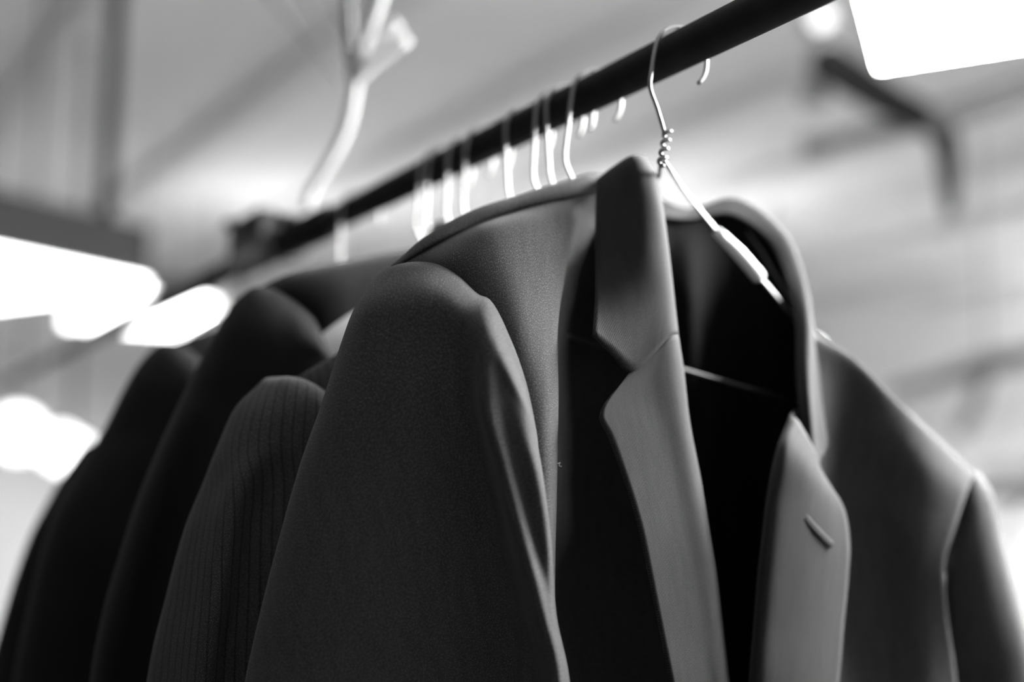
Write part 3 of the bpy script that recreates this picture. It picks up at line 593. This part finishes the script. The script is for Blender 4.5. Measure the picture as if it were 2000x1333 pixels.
# ------------------------------------------------------------------ cord that holds the rail
d0 = 1.33
cord = empty('suspension_cord', rail_at(600), 'pale knotted cord rising from the rail coupling with loose ends', 'cord')
tube('cord', [at(600, 408, d0), at(606, 378, d0), at(640, 322, d0), at(672, 262, d0), at(686, 215, d0), at(692, 172, d0), at(700, 120, d0), at(722, 60, d0), at(760, -60, d0), at(900, -560, d0)], 0.0055, M_cord, cord, 10, 5)
tube('loose_end', [at(690, 160, d0), at(735, 118, d0), at(796, 72, d0)], 0.0062, M_cord, cord, 10, 4)
tube('loose_end', [at(688, 118, d0+.01), at(730, 84, d0+.01), at(778, 44, d0+.01)], 0.0062, M_cord, cord, 10, 4)
tube('wire_tie', [at(690, 155, d0+.02), at(684, 80, d0+.02), at(680, 0, d0+.02), at(676, -200, d0+.02)], 0.005, M_dark, cord, 8, 4)

for x0, x1, y1 in ((532, 664, 160), (596, 668, 120)):
    tube('stay_wire', [at(x1, y1, 1.36), at(x0, 0, 1.5), at(x0 - (x1 - x0) * 1.5, -y1 * 1.5, 1.7)], 0.0016, M_grey, cord, 8, 3)

# ------------------------------------------------------------------ background: lamps low on the left, pipes and shelf on the right
gp = at(36, 846, 3.4)
g = empty('globe_lamp', gp, 'round white globe lamp low at the left edge of the picture', 'lamp')
def sphere(name, c, r, mat, parent, n=24):
    V, F = [], []
    for i in range(n // 2 + 1):
        th = math.pi * i / (n // 2)
        for k in range(n):
            ph = 2 * math.pi * k / n; V.append(c + r * np.array([math.sin(th) * math.cos(ph), math.sin(th) * math.sin(ph), math.cos(th)]))
    for i in range(n // 2):
        for k in range(n): F.append((i*n+k, (i+1)*n+k, (i+1)*n+(k+1) % n, i*n+(k+1) % n))
    return link(name, mesh_from(name, V, F), mat, parent)
sphere('globe', gp, 0.062, M_glow, g)
tube('cap', [gp + UP * 0.066, gp + UP * 0.10], 0.03, M_dark, g, 16, 1)
tube('flex', [gp + UP * 0.10, np.array([gp[0], gp[1], ZC])], 0.004, M_dark, g, 8, 1)
wp = at(128, 880, 4.2)
w = empty('tube_lamp', wp, 'short white box lamp slanting beside the globe lamp', 'lamp')
wa = nrm(right * 0.86 - upv * 0.50); wb = nrm(np.cross(fwd, wa))
box('lens', wp, wa * 0.055, wb * 0.052, nrm(fwd) * 0.05, M_glow, w, 0.01)
box('back_plate', wp + nrm(fwd) * 0.065, wa * 0.075, wb * 0.06, nrm(fwd) * 0.012, M_dark, w, 0.004)
tube('stem', [wp + nrm(fwd) * 0.07, np.array([wp[0], wp[1], ZC])], 0.008, M_dark, w, 8, 1)
# conduit with elbow and junction boxes under the ceiling, upper right
cdt = empty('ceiling_conduit', at(1820, 236, 3.4), 'dark conduit pipe with an elbow below the upper right light', 'pipe')
tube('pipe', [at(1610, 118, 3.2), at(1660, 150, 3.25), at(1740, 200, 3.35), at(1816, 238, 3.4), at(1842, 262, 3.42), at(1850, 300, 3.42), at(1858, 420, 3.42)], [0.045, 0.045, 0.042, 0.034, 0.034, 0.03, 0.016], M_rail, cdt, 12, 5)
box('junction_box', at(1818, 236, 3.4), right * 0.03, upv * 0.028, fwd * 0.03, M_dark, cdt, 0.004)
tube('branch_pipe', [at(1818, 236, 3.4), at(1910, 205, 3.3), at(2100, 140, 3.1)], 0.03, M_grey, cdt, 12, 4)
tube('branch_pipe', [at(1818, 236, 3.4), at(1700, 262, 3.6), at(1590, 292, 3.9)], 0.022, M_grey, cdt, 12, 4)
for x, y, d, r_ in ((1592, 290, 3.9, .035), (1590, 184, 3.6, .03)):
    box('junction_box', at(x, y, d), right * r_, upv * r_ * 0.9, fwd * r_, M_grey, cdt, 0.004)
tube('drop_pipe', [at(1858, 415, 3.42), at(1860, 440, 3.6), at(1866, 480, 5.5)], 0.012, M_beam, cdt, 12, 3)
sp_ = at(1990, 968, 4.6)
sh = empty('wall_shelf', sp_, 'dark wall shelf at the right edge of the picture carrying pale cartons', 'shelf')
ra = nrm(np.array([right[0], right[1], 0])); fa = nrm(np.array([fwd[0], fwd[1], 0]))
box('board', sp_ + ra * 0.12, ra * 0.24, fa * 0.16, UP * 0.018, M_dark, sh, 0.003)
for k in (-0.02, 0.25):
    tube('bracket', [sp_ + ra * k - UP * 0.02 - fa * 0.12, sp_ + ra * k - UP * 0.13 + fa * 0.15, sp_ + ra * k - UP * 0.16 + fa * 0.16], 0.008, M_dark, sh, 8, 2)
post = tube('post', [sp_ + ra * 0.30 + fa * 0.17 - UP * sp_[2], sp_ + ra * 0.30 + fa * 0.17 + UP * (ZC - sp_[2])], 0.015, M_beam, sh, 10, 1)
for i, (k, w_, h_, lb) in enumerate(((-0.035, 0.07, 0.055, 'small pale carton at the left end of the wall shelf'), (0.11, 0.065, 0.075, 'taller pale carton in the middle of the wall shelf'), (0.26, 0.075, 0.06, 'pale carton at the right end of the wall shelf'))):
    c_ = sp_ + ra * k + UP * (0.0185 + h_)
    cb = empty('carton', c_ - UP * h_, lb, 'carton', 'cartons on the wall shelf')
    box('body', c_, ra * w_ * 0.97, fa * 0.10, UP * h_, M_carton, cb, 0.002)
    box('lid', c_ + UP * (h_ - 0.012), ra * w_ * 1.0, fa * 0.104, UP * 0.0135, M_shirt, cb, 0.002)
tr = empty('hanging_duct', at(1840, 735, 5.2), 'dark slanting duct hanging above the wall shelf', 'duct')
tube('duct', [at(1735, 768, 5.4), at(1830, 742, 5.3), at(1930, 712, 5.2), at(2100, 680, 5.0)], [0.025, 0.03, 0.045, 0.03], M_grey, tr, 12, 4)
tube('duct_branch', [at(1925, 715, 5.2), at(1905, 790, 5.2), at(1870, 850, 5.2)], 0.028, M_grey, tr, 12, 4)
tube('duct_hanger', [at(1925, 715, 5.2), np.array([at(1925, 715, 5.2)[0], at(1925, 715, 5.2)[1], ZC])], 0.005, M_grey, tr, 8, 1)
for x, y, r_, lb in ((1622, 106, .034, 'small round spot light beside the upper right box light'), (1606, 34, .03, 'small round spot light just under the rail at the top')):
    p_ = at(x, y, 3.3); t = empty('spot_light', p_, lb, 'light', 'small spot lights')
    tube('lens', [p_ - fwd * 0.004, p_ + fwd * 0.006], r_ * 0.9, M_spot, t, 20, 1)
    tube('can', [p_ + fwd * 0.007, p_ + fwd * 0.09], r_, M_grey, t, 20, 1)
    tube('stem', [p_ + fwd * 0.05, np.array([p_[0] + fwd[0] * .05, p_[1] + fwd[1] * .05, ZC])], 0.006, M_grey, t, 8, 1)
